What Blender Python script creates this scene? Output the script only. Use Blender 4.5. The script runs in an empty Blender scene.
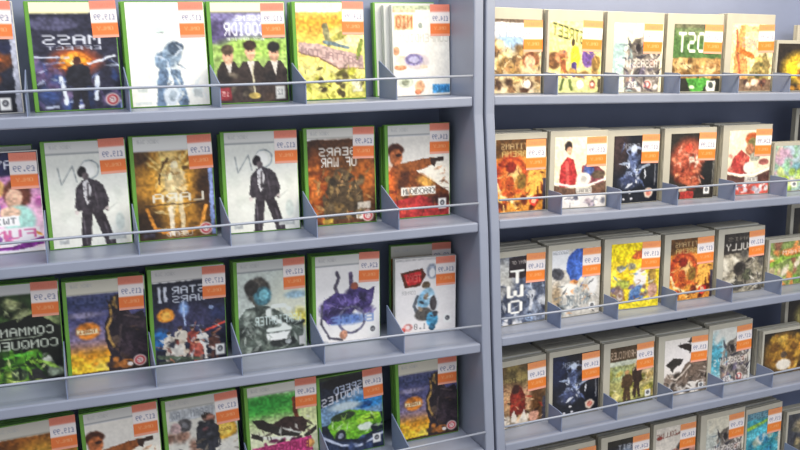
import bpy, bmesh, math, random
import numpy as np
from mathutils import Matrix, Vector

COL = bpy.context.scene.collection
sc = bpy.context.scene

# ------------------------------------------------------------------ materials
def srgb(h):
    h = h.lstrip('#')
    c = np.array([int(h[i:i+2], 16) / 255 for i in (0, 2, 4)])
    return np.where(c <= .04045, c / 12.92, ((c + .055) / 1.055) ** 2.4)

def mat(name, color, rough=.5, metal=0., noise=0., nscale=30., bump=0., trans=0., coat=0.):
    m = bpy.data.materials.new(name); m.use_nodes = True
    nt = m.node_tree; b = nt.nodes['Principled BSDF']
    c = srgb(color)
    b.inputs['Base Color'].default_value = (*c, 1)
    b.inputs['Roughness'].default_value = rough
    b.inputs['Metallic'].default_value = metal
    b.inputs['Coat Weight'].default_value = coat
    if trans:
        b.inputs['Transmission Weight'].default_value = trans
    if noise or bump:
        tc = nt.nodes.new('ShaderNodeTexCoord'); n = nt.nodes.new('ShaderNodeTexNoise')
        n.inputs['Scale'].default_value = nscale; n.inputs['Detail'].default_value = 5
        nt.links.new(tc.outputs['Object'], n.inputs['Vector'])
        if noise:
            r = nt.nodes.new('ShaderNodeValToRGB')
            r.color_ramp.elements[0].position = .3; r.color_ramp.elements[1].position = .7
            r.color_ramp.elements[0].color = (*(c * (1 - noise)), 1)
            r.color_ramp.elements[1].color = (*np.minimum(c * (1 + noise), 1), 1)
            nt.links.new(n.outputs['Fac'], r.inputs['Fac']); nt.links.new(r.outputs['Color'], b.inputs['Base Color'])
        if bump:
            bp = nt.nodes.new('ShaderNodeBump'); bp.inputs['Strength'].default_value = bump
            bp.inputs['Distance'].default_value = .002
            nt.links.new(n.outputs['Fac'], bp.inputs['Height']); nt.links.new(bp.outputs['Normal'], b.inputs['Normal'])
    return m

def print_mat(name, rough):
    """Printed paper: the ink colours are stored on the mesh."""
    m = bpy.data.materials.new(name); m.use_nodes = True
    nt = m.node_tree; b = nt.nodes['Principled BSDF']
    a = nt.nodes.new('ShaderNodeVertexColor'); a.layer_name = 'ink'
    nt.links.new(a.outputs['Color'], b.inputs['Base Color'])
    b.inputs['Roughness'].default_value = rough
    return m

M = dict(
    paint=mat('shelf_paint', '#8a91a3', .4, 0, .05, 14, .06),
    back=mat('back_panel_paint', '#828ba6', .6, 0, .05, 9, .05),
    wire=mat('steel_wire', '#9aa1b0', .45, .2),
    green=mat('green_plastic', '#6aa03e', .3, 0, .08, 30),
    plate=mat('divider_blue_grey', '#7a86a2', .45, 0, .05, 14),  # slightly darker and bluer than the shelves
    clear=mat('clear_grey_plastic', '#bab5a5', .35, 0, .06, 25),
    white=mat('white_plastic', '#d9d8d2', .35, 0, .04, 25),
    ink=print_mat('printed_cover', .38),
    label=print_mat('printed_sticker', .55),
    card=mat('plain_insert', '#cfcfca', .5, 0, .04, 20),
    floor=mat('vinyl_floor', '#b3aca2', .5, 0, .08, 4),
    wall=mat('painted_wall', '#c9c6c0', .8, 0, .03, 6),
)

# ------------------------------------------------------------------ print shop (ink colours)
FONT = dict(zip("ABCDEFGHIJKLMNOPQRSTUVWXYZ0123456789.' £", [
 '0e11111f111111','1e11111e11111e','0e11101010110e','1c12111111121c','1f10101e10101f','1f10101e101010','0e11101711110e',
 '1111111f111111','0e04040404040e','0702020202120c','11121418141211','1010101010101f','111b1515111111','11191513111111',
 '0e11111111110e','1e11111e101010','0e11111115120d','1e11111e141211','0f10100e01011e','1f040404040404','1111111111110e',
 '11111111110a04','1111111515151b','11110a040a1111','11110a04040404','1f01020408101f','0e11131519110e','040c040404040e',
 '0e11010204081f','1f02040201110e','02060a121f0202','1f101e0101110e','0608101e11110e','1f010204080808','0e11110e11110e',
 '0e11110f01020c','00000000000c0c','04040800000000','00000000000000','0609081c08081f']))

class Art:
    def __init__(s, w, h, base='#ffffff'):
        s.w, s.h = w * 2, h * 2
        s.a = np.empty((s.h, s.w, 3)); s.a[:] = srgb(base) ** (1 / 2.2)
        s.U, s.V = np.meshgrid((np.arange(s.w) + .5) / s.w, (np.arange(s.h) + .5) / s.h)
        s.late = []; s.now = False
    def put(s, al, c):
        c = srgb(c) ** (1 / 2.2)
        s.a += (c - s.a) * np.clip(al, 0, 1)[..., None]
        return s
    def r(s, u0, v0, u1, v1, c, soft=.012, al=1):
        k = np.minimum(np.minimum(s.U - u0, u1 - s.U), np.minimum(s.V - v0, v1 - s.V))
        return s.put((k / soft + .5) .clip(0, 1) * al, c)
    def g(s, stops, horiz=False):
        t = s.U if horiz else s.V
        ps = [p for p, _ in stops]; cs = np.array([srgb(c) ** (1 / 2.2) for _, c in stops])
        for k in range(3): s.a[..., k] = np.interp(t, ps, cs[:, k])
        return s
    def e(s, cu, cv, ru, rv, c, rot=0, soft=.25, al=1):
        x = (s.U - cu); y = (s.V - cv) * s.h / s.w; rv2 = rv * s.h / s.w
        q = math.radians(rot); X = x * math.cos(q) + y * math.sin(q); Y = -x * math.sin(q) + y * math.cos(q)
        d = np.sqrt((X / ru) ** 2 + (Y / rv2) ** 2)
        return s.put(((1 - d) / soft + .5) * al, c)
    def p(s, pts, c, al=1):
        ins = np.zeros((s.h, s.w), bool)
        for (x1, y1), (x2, y2) in zip(pts, pts[1:] + pts[:1]):
            if y1 == y2: continue
            cr = (s.V >= min(y1, y2)) & (s.V < max(y1, y2)) & (s.U < (x2 - x1) * (s.V - y1) / (y2 - y1) + x1)
            ins ^= cr
        return s.put(ins * al, c)
    def l(s, pts, wd, c, al=1):
        A = s.h / s.w; best = np.full((s.h, s.w), 9.)
        for (x1, y1), (x2, y2) in zip(pts, pts[1:]):
            dx, dy = x2 - x1, (y2 - y1) * A; n = dx * dx + dy * dy + 1e-12
            t = np.clip(((s.U - x1) * dx + (s.V - y1) * A * dy) / n, 0, 1)
            best = np.minimum(best, np.hypot(s.U - x1 - t * dx, (s.V - y1) * A - t * dy))
        return s.put((wd / 2 - best) / .012 + .5 if wd > .012 else np.clip((.014 - best) / .014, 0, 1) * al, c)
    def b(s, n, u0, u1, v0, v1, r0, r1, pal, seed, al=.9):
        R = random.Random(seed)
        for _ in range(n):
            s.e(R.uniform(u0, u1), R.uniform(v0, v1), R.uniform(r0, r1), R.uniform(r0, r1) * .8, R.choice(pal), R.uniform(0, 180), .5, al)
        return s
    def sh(s, n, u0, u1, v0, v1, L, pal, seed, al=.85):
        """slivers of ink"""
        R = random.Random(seed)
        for _ in range(n):
            u, v, q = R.uniform(u0, u1), R.uniform(v0, v1), R.uniform(0, 6.3); k = L * R.uniform(.5, 1.2); wd = k * R.uniform(.15, .4)
            s.p([(u - k * math.cos(q), v - k * .75 * math.sin(q)), (u - wd * math.sin(q), v + wd * .75 * math.cos(q)),
                 (u + k * math.cos(q), v + k * .75 * math.sin(q)), (u + wd * .6 * math.sin(q), v - wd * .45 * math.cos(q))], R.choice(pal), al)
        return s
    def t(s, text, u0, u1, v0, v1, c, al=1, slant=0., dv=0.):
        """lettering reversed left to right, as the photograph shows it"""
        if not s.now:
            s.late.append(lambda: s.t(text, u0, u1, v0, v1, c, al, slant, dv)); return s
        n = len(text) * 6 - 1
        U = s.U; V = s.V - dv * (s.U - u0)
        k = (u1 - U) / (u1 - u0); y = (V - v0) / (v1 - v0); k = k + slant * (y - .5)
        col = np.floor(k * n).astype(int); row = np.floor(y * 7).astype(int)
        ok = (k >= 0) & (k < 1) & (y >= 0) & (y < 1)
        bm = np.zeros((7, n))
        for i, ch in enumerate(text):
            hx = FONT[ch]
            for q in range(7):
                bits = int(hx[2*q:2*q+2], 16)
                for z in range(5): bm[q, i * 6 + z] = (bits >> (4 - z)) & 1
        P = np.pad(bm, 2); fx = np.clip(k * n - .5, -1, n) + 2; fy = np.clip(y * 7 - .5, -1, 7) + 2
        ix = np.floor(fx).astype(int).clip(0, n + 2); iy = np.floor(fy).astype(int).clip(0, 9); fx -= ix; fy -= iy
        v = P[iy, ix] * (1 - fx) * (1 - fy) + P[iy, ix + 1] * fx * (1 - fy) + P[iy + 1, ix] * (1 - fx) * fy + P[iy + 1, ix + 1] * fx * fy
        m = np.clip((v - .28) / .3, 0, 1) * ok
        return s.put(m * al, c)
    def man(s, u, v0, v1, body, skin, wu=.1, hair=None, lean=0.):
        """a plain standing figure"""
        h = v1 - v0
        s.p([(u - wu*.55, v0 + .5*h), (u + wu*.6, v0 + .5*h), (u + wu*.85 + lean, v1), (u + wu*.3 + lean, v1), (u + wu*.05, v0 + .62*h),
             (u - wu*.3, v1), (u - wu*.85, v1)], body)
        s.p([(u - wu, v0 + .2*h), (u - wu*.3, v0 + .14*h), (u + wu*.4, v0 + .14*h), (u + wu*1.05, v0 + .21*h), (u + wu*1.2, v0 + .52*h), (u + wu*.85, v0 + .54*h),
             (u + wu*.62, v0 + .55*h), (u - wu*.6, v0 + .55*h), (u - wu*.85, v0 + .53*h), (u - wu*1.15, v0 + .5*h)], body)
        s.e(u, v0 + .07*h, wu*.38, .07*h, skin)
        if hair: s.e(u, v0 + .04*h, wu*.42, .05*h, hair)
        return s
    def badge(s, u=.87, v=.91, k=0):
        if not s.now:
            s.late.append(lambda: s.badge(u, v, k)); return s
        if k == 0:
            s.e(u, v, .085, .06, '#f2dcd4', soft=.2).e(u, v, .068, .048, '#c8434b', soft=.2).e(u, v, .043, .031, '#f4e6df', soft=.3).t('15', u - .028, u + .028, v - .016, v + .016, '#8c3038')
        else:
            s.r(u - .065, v - .06, u + .065, v + .055, '#efefec').e(u, v - .01, .038, .032, '#4a4c52').t('16', u - .02, u + .02, v - .025, v + .006, '#e8e8e8')
        return s
    def noise(s, cells, seed):
        R = np.random.RandomState(seed); g = R.rand(int(cells * s.h / s.w) + 3, cells + 3) * 2 - 1
        x = s.U * cells; y = s.V * cells * s.h / s.w; ix = x.astype(int); iy = y.astype(int); x = x - ix; y = y - iy
        x = x * x * (3 - 2 * x); y = y * y * (3 - 2 * y)
        return g[iy, ix] * (1 - x) * (1 - y) + g[iy, ix + 1] * x * (1 - y) + g[iy + 1, ix] * (1 - x) * y + g[iy + 1, ix + 1] * x * y
    def ragged(s, amp, seed, tex=.1):
        """pull the printed shapes about a little and break up flat inks"""
        dx = s.noise(9, seed) * .6 + s.noise(26, seed + 1) * .6; dy = s.noise(9, seed + 2) * .6 + s.noise(26, seed + 3) * .6
        iy = ((s.V + dy * amp * s.w / s.h) * s.h).astype(int).clip(0, s.h - 1); ix = ((s.U + dx * amp) * s.w).astype(int).clip(0, s.w - 1)
        s.a = s.a[iy, ix]
        t = s.noise(14, seed + 4) * .6 + s.noise(34, seed + 5)
        lum = s.a.mean(2); mid = np.interp(lum, [0, .3, .62, .85, 1], [.5, 1, 1, .12, 0]); sat = np.clip((s.a.max(2) - s.a.min(2)) * 3, 0, 1)
        s.a *= 1 + (t * tex * np.maximum(mid, sat * .8))[..., None]
        s.now = True
        for q in s.late: q()
        return s
    def out(s):
        a = s.a.reshape(s.h // 2, 2, s.w // 2, 2, 3).mean((1, 3)).clip(0, 1)
        return a ** 2.2

def head(a, c='#e4e2dc', line='#8b8d92', h=.11, txt=True):
    if not a.now:
        a.late.append(lambda: head(a, c, line, h, txt)); return a
    a.r(-.1, -.1, 1.1, h, c); a.r(-.1, h - .006, .68, h + .006, line)
    if txt: a.t('XBOX 360', .06, .32, .035, .07, '#b9bab8')
    return a

# every cover: painted from what the photograph shows, seen left to right
def c_navy_orange(a):
    a.g([(0, '#30303c'), (.5, '#2a2d3e'), (1, '#191b22')]).e(.55, .52, .4, .12, '#6a3a1e').e(.62, .53, .2, .05, '#d9702c').b(12, .2, .9, .4, .7, .03, .1, ['#4a2c20', '#222640', '#8a4a25'], 3)
    a.r(.93, 0, 1, 1, '#b9bccb').badge(.8, .92, 1)
def c_fireball(a):
    head(a, '#f3eecb', '#e9e0a0', .1, False); a.r(0, .1, 1, 1, '#2b2b3c').e(.25, .2, .3, .06, '#4b4a63')
    a.b(26, 0, 1, .55, 1, .04, .14, ['#3b4f85', '#5b4a6e', '#7f6a8e', '#24304e', '#8fa5c8'], 4, .6)
    a.e(.48, .55, .26, .11, '#c8531c', soft=.9).e(.48, .54, .15, .07, '#f7a52a', soft=.9).e(.47, .55, .06, .03, '#ffe9a0')
    a.l([(.02, .5), (.4, .51)], .022, '#cfd6e6').l([(.95, .5), (.62, .57)], .03, '#e4e8f0').l([(.1, .56), (.35, .55)], .012, '#9fb0d0')
    a.t('MASS', .12, .8, .3, .39, '#d5d8e2').t('EFFECT', .16, .8, .405, .44, '#b9bccb')
    a.man(.5, .5, 1.02, '#23232b', '#4a2a22', .13); a.l([(.3, .7), (.33, .93)], .05, '#dfe6ee').l([(.72, .7), (.69, .9)], .05, '#dfe6ee')
    a.r(.45, .95, .57, .985, '#d8dde8').r(.08, .95, .25, .975, '#aeb6cc').badge(.88, .91)
    a.sh(36, 0, 1, .52, .96, .09, ['#8c9cc8', '#20263c', '#5c5078', '#c8d4e8', '#3c4c80'], 44, .55).sh(10, .3, .68, .46, .62, .08, ['#ffd070', '#d8641c', '#f8b040'], 45, .7).man(.5, .5, 1.02, '#23232b', '#4a2a22', .13)
def c_white_runner(a):
    a.g([(0, '#fbfaf2'), (1, '#f3f1e6')]); a.b(14, .1, .9, .05, .9, .03, .1, ['#eef0ea', '#e3ece8'], 5)
    a.e(.42, .26, .07, .035, '#5d6a78').e(.42, .24, .25, .05, '#dff0e4', al=.7)
    a.e(.55, .5, .12, .13, '#8fa3b5', 20).e(.6, .44, .1, .06, '#55667a').e(.42, .56, .1, .09, '#7d94ab').e(.5, .68, .13, .05, '#dbe8f4')
    a.l([(.42, .68), (.37, .98)], .13, '#667c96').l([(.58, .68), (.66, .98)], .12, '#7288a0').e(.5, .9, .1, .09, '#cfd8df').e(.52, .9, .05, .05, '#9aa7b0')
    a.r(.08, .82, .2, .86, '#c9cfc8').r(.8, .84, .9, .92, '#c3c8c4').r(.05, .95, .25, .98, '#cfd6d2')
    a.sh(26, .36, .7, .4, .95, .08, ['#e8f0f8', '#5c7088', '#9cb4cc', '#48586c'], 46, .6).sh(16, .05, .95, .05, .95, .1, ['#e4ebe8', '#ecece0', '#d8e0e0'], 47, .6)
def c_three_coats(a):
    head(a, '#f6f0cd', '#8f8d74', .1, False)
    a.r(0, .1, 1, 1, '#a5c26b').r(0, .1, 1, .36, '#7b739f').e(.1, .3, .2, .12, '#594f76').e(.6, .22, .4, .1, '#b6b7d8').e(.6, .45, .5, .1, '#9fc45a', soft=.8)
    a.t('SCENE', .32, .68, .13, .185, '#f0f0fa').t('COOIDR', .17, .72, .2, .33, '#f4f4fb').t('BOX OFFICE', .2, .7, .345, .38, '#dfe3d8')
    for u, w, hc, vc in ((.2, .17, '#5b4a3a', .47), (.5, .2, '#3b2a20', .43), (.82, .18, '#22201e', .45)):
        a.p([(u - w, 1), (u - w*.95, .68), (u - w*.5, .58), (u + w*.5, .58), (u + w*.95, .68), (u + w, 1)], '#3a302c')
        a.p([(u - .05, .58), (u + .05, .58), (u + .015, .74)], '#ded7cc'); a.e(u, vc + .06, .07, .085, '#d9a989').e(u, vc - .005, .085, .05, hc)
        a.e(u - .025, vc + .05, .012, .008, '#4a352c').e(u + .025, vc + .05, .012, .008, '#4a352c')
    a.b(12, .1, .9, .7, .98, .03, .09, ['#2a2524', '#4d3d33', '#5d5448'], 9, .7).l([(.52, .62), (.53, .95)], .02, '#cfc8a8')
    a.r(.06, .84, .22, .97, '#8c3038').t('15', .09, .19, .88, .93, '#e8c8c0').e(.53, .93, .08, .03, '#c9b060').r(.82, .84, .95, .97, '#e6e4dc').t('12', .85, .92, .87, .93, '#8a8a88')
def c_desert_banner(a):
    a.g([(0, '#f4edc4'), (.1, '#f3c25a'), (.2, '#f0a52e'), (.45, '#f2d76c'), (.7, '#e9df8a'), (1, '#c9c45c')]); a.r(-.1, -.1, .68, .1, '#f7f2d6')
    a.e(.8, .38, .3, .12, '#f3e9a4', soft=.9).l([(.42, .24), (.47, .42)], .09, '#8d8a62').l([(.4, .4), (.75, .47)], .05, '#6b7f86').e(.62, .35, .13, .04, '#a5a04a', -20)
    a.p([(.02, .4), (.3, .42), (.98, .56), (.98, .68), (.62, .68), (.3, .56), (.02, .5)], '#c2a59d').t('BATTALION', .06, .92, .45, .53, '#8d7274', .8, 0, .13)
    a.l([(.02, .5), (.3, .56), (.6, .68), (.98, .69)], .02, '#7a5b46').l([(.95, .4), (.9, .58)], .06, '#7f8f3a')
    a.b(18, .05, .95, .7, .98, .03, .09, ['#8b8d2e', '#e8e276', '#5f5a24', '#b5b23e'], 12).b(7, .2, .8, .74, .96, .03, .06, ['#3f3520', '#4d4426'], 13).r(.8, .8, .95, .93, '#eeeacb')
    a.sh(34, .05, .95, .66, .98, .08, ['#6c6a28', '#f0ea94', '#a8a83c', '#403820'], 14, .7)
def c_console_white(a):
    a.g([(0, '#fbf7ea'), (1, '#f5f0e6')]); a.r(0, 0, 1, .05, '#b7bf9c').r(0, .05, .4, .08, '#e8c79c')
    a.r(.03, .1, .36, .27, '#e9b98a').t('NIO', .06, .34, .115, .25, '#b5683a').e(.48, .22, .035, .03, '#8d9488')
    a.t('COMPENDIUM', .12, .98, .31, .41, '#d8d3c4').e(.05, .5, .06, .05, '#d8a07a').e(.12, .68, .11, .035, '#c98a62').r(.02, .55, .2, .66, '#eddcc4')
    a.e(.4, .62, .22, .09, '#d9cbc9').e(.36, .6, .16, .065, '#8a7fae').e(.36, .6, .09, .035, '#c3bedb').e(.53, .68, .07, .02, '#e2c9ae')
    a.e(.2, .85, .14, .06, '#cdd2bd').e(.2, .85, .07, .035, '#a3a98f').e(.45, .9, .09, .07, '#e7ae85').e(.42, .96, .06, .03, '#cf7f5a').r(.68, .88, 1, .98, '#4b93c6').t('PARTY', .72, .98, .905, .955, '#1f5d99')
def c_party(a):
    a.g([(0, '#1e2044'), (.22, '#23244a'), (.25, '#c883b2'), (.6, '#e9b6d2'), (1, '#f3e3ea')]); a.t('PLAYSTATION', -.3, .92, .08, .17, '#e6e8f2')
    a.b(16, .3, 1, .25, .75, .04, .12, ['#c567a8', '#e7a0c8', '#b65da0', '#f0cadb'], 21, .6).e(.3, .55, .2, .13, '#5aa0d8').e(.45, .35, .14, .1, '#e6b26e')
    a.e(.72, .42, .16, .15, '#6b3a2c').e(.68, .46, .1, .1, '#eebfa2').e(.72, .68, .19, .15, '#a9d9cf').e(.62, .6, .12, .06, '#edc7ac')
    a.r(.3, .63, .72, .73, '#fbfafa').t('TWIN', .36, .68, .65, .71, '#777a80').r(.3, .75, .95, .93, '#f4eef2').t('FUN', .4, .9, .77, .86, '#d86fa3').b(8, .4, .95, .8, .92, .02, .05, ['#e9a24d', '#d06fa0', '#9c5ab0'], 22)
    a.p([(0, .93), (.6, .94), (.98, .85), (.98, .93), (.6, 1.0), (0, 1)], '#7c2b86').r(0, .97, 1, 1, '#f4f2f4')
def c_suit(a):
    head(a, '#d9d9d4', '#83878a', .115); a.r(0, .12, 1, 1, '#e4e5dc'); a.b(10, .1, .9, .4, .95, .05, .15, ['#dcdfd5', '#e9ebe2'], 31)
    a.l([(.14, .25), (.17, .4), (.32, .23), (.36, .38)], .014, '#8f9698'); th = np.linspace(0, 6.28, 25)
    a.l([(.53 + .11*math.cos(t), .27 + .085*math.sin(t)) for t in th], .016, '#7d868c')
    a.e(.5, .27, .09, .07, '#f2f2ec')
    a.p([(.4, .6), (.62, .6), (.72, .8), (.8, 1.02), (.68, 1.02), (.6, .84), (.52, .68), (.5, .84), (.46, 1.02), (.35, 1.02), (.37, .8)], '#322c31')
    a.p([(.34, .44), (.42, .37), (.5, .35), (.6, .37), (.68, .42), (.74, .56), (.72, .64), (.66, .66), (.62, .64), (.42, .65), (.34, .66), (.31, .62)], '#3a343a')
    a.p([(.43, .39), (.49, .36), (.53, .44), (.52, .56), (.46, .6), (.43, .5)], '#d2d0d2').l([(.49, .4), (.48, .56)], .022, '#4a4448')
    a.e(.43, .29, .055, .05, '#241f22', 20).e(.47, .33, .04, .035, '#5c5254').e(.71, .65, .03, .022, '#cfc4c0').e(.33, .67, .025, .022, '#cfc4c0')
    a.l([(.56, .42), (.6, .62)], .018, '#5a525a').l([(.4, .72), (.42, .98)], .02, '#5a535a').l([(.66, .78), (.73, .98)], .02, '#544d54')
    a.b(8, .36, .7, .42, .7, .02, .05, ['#2a252a', '#4c454c'], 32, .5).l([(.72, .66), (.84, .6)], .012, '#c9cdc3').e(.86, .78, .06, .09, '#cdd6cf', al=.7)
    a.r(.08, .92, .2, .96, '#aeb2b2').r(.7, .9, .92, .95, '#b7bbba').sh(14, .36, .7, .4, .66, .05, ['#221e22', '#5c545a', '#403a40'], 33, .5)

def c_gold_burst(a):
    head(a, '#dfdfda', '#cfcfd2', .14); a.r(0, .15, 1, 1, '#5a3d1c').e(.45, .5, .5, .42, '#9a6a22', soft=1.2).e(.45, .45, .3, .35, '#d69a35', soft=1.2).e(.45, .4, .14, .3, '#f4d78c', soft=1.)
    for q in (-.5, -.32, -.12, .22, .42): a.l([(.45, .4), (.45 + q, .16)], .03, '#f0cd7a', .5)
    a.e(.08, .9, .25, .25, '#2f2114', soft=.9).e(.9, .55, .16, .25, '#3b2615', soft=.9).e(.05, .2, .15, .08, '#4a3016', soft=.8)
    a.man(.5, .24, .8, '#d9c08a', '#efe0b8', .12); a.l([(.3, .45), (.32, .32), (.42, .22)], .03, '#5b4120').b(8, .36, .64, .3, .66, .02, .05, ['#f6e6b4', '#a07a34', '#6b4e22'], 41)
    a.t('LARA', .2, .86, .55, .64, '#e6e4d6', .85).l([(.1, .66), (.88, .66)], .016, '#3a2a18')
    a.l([(.12, .7), (.22, .9), (.44, .95)], .05, '#c98330').l([(.88, .7), (.8, .9), (.58, .95)], .05, '#d8913a').l([(.42, .7), (.44, .95)], .06, '#efe2c6').l([(.56, .7), (.57, .95)], .06, '#d9c49a')
    a.r(.93, .3, .985, .98, '#8ea3d8').badge(.86, .92).t('LEGEND', .35, .68, .93, .975, '#d8d2d0').r(.05, .93, .2, .97, '#3a3440')
    a.sh(30, .2, .8, .2, .9, .1, ['#f8e8b4', '#8a5c20', '#5a3a14', '#d8a84c'], 42, .5)
def c_gear(a):
    head(a, '#dcdad2', '#b9b8b0', .1); a.r(0, .12, 1, 1, '#3f2415'); a.e(.55, .55, .5, .4, '#6e4320', soft=1.); a.e(.12, .6, .14, .3, '#a8521c', soft=.9).e(.85, .5, .14, .2, '#a85a20', soft=.9)
    a.b(18, 0, .3, .35, .95, .03, .08, ['#8a3f18', '#5a2a14', '#c06a2a'], 51, .7).t('GEARS', .17, .72, .2, .285, '#e8e2d8').t('OF WAR', .2, .72, .3, .4, '#efeae2')
    a.p([(.22, .95), (.2, .7), (.35, .5), (.5, .42), (.64, .48), (.8, .66), (.84, .95)], '#4a3c2a').e(.48, .5, .11, .09, '#5d4a34').e(.48, .52, .05, .05, '#8a6a48')
    a.b(26, .25, .8, .5, .95, .03, .07, ['#2e261c', '#6b5a40', '#54442c', '#7a6038'], 52, .7).r(.72, .78, .92, .85, '#b8b0a4').r(.7, .9, .8, .96, '#e8e4de').badge(.87, .93).r(.2, .94, .35, .985, '#b9993e')
    a.sh(50, .1, .9, .4, .95, .09, ['#8c7448', '#241c14', '#5c4830', '#b08c58', '#a0501c'], 53, .65)
def c_pistol(a):
    head(a, '#d8d7d2', '#8b8d92', .11); a.r(0, .12, 1, 1, '#e9e4da').e(.85, .6, .35, .2, '#f6efdf', soft=.8)
    a.p([(.0, 1), (.0, .5), (.1, .4), (.28, .42), (.5, .52), (.98, .74), (.98, 1)], '#6e3a1e').e(.12, .27, .13, .075, '#4c2416').e(.13, .34, .1, .09, '#b8683a').e(.17, .32, .05, .02, '#3a1c14')
    a.p([(.15, .42), (.55, .37), (.75, .36), (.76, .43), (.56, .48), (.2, .52)], '#8a4d24').p([(.68, .37), (.9, .36), (.9, .4), (.78, .41), (.75, .46), (.7, .44)], '#33221c')
    a.b(14, .02, .4, .45, .8, .04, .1, ['#8a4a22', '#4a2718', '#5f3a20'], 61, .7).e(.0, .65, .12, .2, '#d8692a', soft=.8).e(.6, .62, .14, .05, '#d9a04a', 25, .8)
    a.p([(.0, .82), (.5, .76), (.98, .88), (.98, 1), (0, 1)], '#a02c2c').e(.85, .82, .2, .06, '#3c1d1a', soft=.7).e(.25, .9, .12, .05, '#d04a3a', soft=.7)
    a.r(.2, .67, .76, .755, '#eeece4').t('CRACKDOWN', .23, .74, .685, .745, '#54504c').badge(.87, .87, 1)
    a.sh(30, .02, .95, .45, .98, .09, ['#8c4c28', '#381c14', '#b8703c', '#7c2420'], 62, .5)
def c_tank(a):
    head(a, '#d5d6d4', '#b9bab8', .1, False); a.r(0, .1, 1, 1, '#1c2a16'); a.b(30, 0, 1, .12, .45, .05, .14, ['#2d4520', '#3f5f2a', '#7f8f5a', '#17200f', '#a9b07a'], 71, .7)
    a.p([(.0, .42), (.7, .3), (.98, .45), (.98, .98), (0, .98)], '#10140e').t('COMMAND', .16, .9, .43, .515, '#cdd4c4').l([(.1, .535), (.75, .53)], .014, '#aab49e').t('CONQUER', .16, .94, .56, .65, '#c3cbba')
    a.b(26, 0, .8, .68, .97, .05, .13, ['#4d8f22', '#7fbf34', '#2a4f18', '#b7d25c', '#16240f'], 72, .8).e(.45, .9, .1, .06, '#3c4a34').e(.45, .9, .05, .03, '#8fa070').r(.55, .86, .8, .96, '#2a2a28').b(6, .78, .95, .7, .95, .03, .07, ['#9aa890', '#5d6a54', '#c8ccc0'], 73).l([(.3, .72), (.62, .69)], .03, '#5fbf3a')
    a.sh(40, .0, .9, .68, .97, .1, ['#a4d848', '#1c3410', '#5c9c28', '#dce89c', '#0c140a'], 74, .7).sh(16, 0, 1, .12, .36, .1, ['#6c7c4c', '#1c2814', '#b4bc8c'], 75, .6)
def c_sunset(a):
    head(a, '#d9d5c4', '#b8b4a4', .14); a.r(0, .15, 1, 1, '#5d5878'); a.g2 = None
    for i, (v, c) in enumerate([(.15, '#333c63'), (.3, '#4d4d77'), (.5, '#7d7090'), (.66, '#a77b62'), (.74, '#dc9d2c'), (.85, '#f0bd24'), (.97, '#e5a01c')]): a.r(-.1, v, 1.1, 1.1, c, .1)
    a.t('TWO', .1, .6, .16, .24, '#5d6590', .5)
    a.e(.3, .95, .4, .06, '#f6d23c', soft=.8).b(10, 0, .5, .76, .97, .04, .1, ['#f4c42c', '#d8901c', '#f8dc60'], 83, .5).e(.2, .36, .22, .03, '#8a84a0', soft=.9).e(.24, .53, .15, .09, '#d9802a', soft=.3).r(.1, .51, .36, .56, '#f0e0b4').t('THREE', .12, .34, .517, .553, '#a85a20')
    a.p([(.5, .22), (.62, .2), (.72, .26), (.8, .4), (.96, .36), (1, .5), (1, .99), (.46, .99), (.5, .8), (.44, .62), (.46, .46), (.52, .36)], '#231c24')
    a.e(.64, .24, .09, .07, '#3a2e2a').l([(.6, .2), (.58, .28)], .03, '#c8a458').p([(.5, .62), (.62, .6), (.64, .68), (.52, .7)], '#4a3c34').l([(.72, .4), (.9, .44)], .03, '#4c3e40').l([(.66, .5), (.62, .75), (.7, .95)], .03, '#44383a').b(10, .48, .95, .82, .97, .03, .06, ['#7c4c20', '#a8682c', '#382820'], 84, .8)
    a.l([(.53, .28), (.55, .4), (.48, .52), (.5, .64), (.55, .72)], .035, '#b08a4a').l([(.58, .24), (.62, .32)], .03, '#8a6a3c').b(8, .55, .95, .4, .9, .04, .09, ['#30262e', '#3d3038', '#191418'], 81, .7).e(.7, .92, .1, .05, '#a0622c').r(0, .97, 1, 1, '#3a2a20')
    a.e(.75, .93, .035, .025, '#efe6e0').badge(.88, .9)
    a.sh(24, .48, .98, .3, .95, .09, ['#141018', '#443640', '#2c242c', '#5c4434'], 85, .7)
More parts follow.
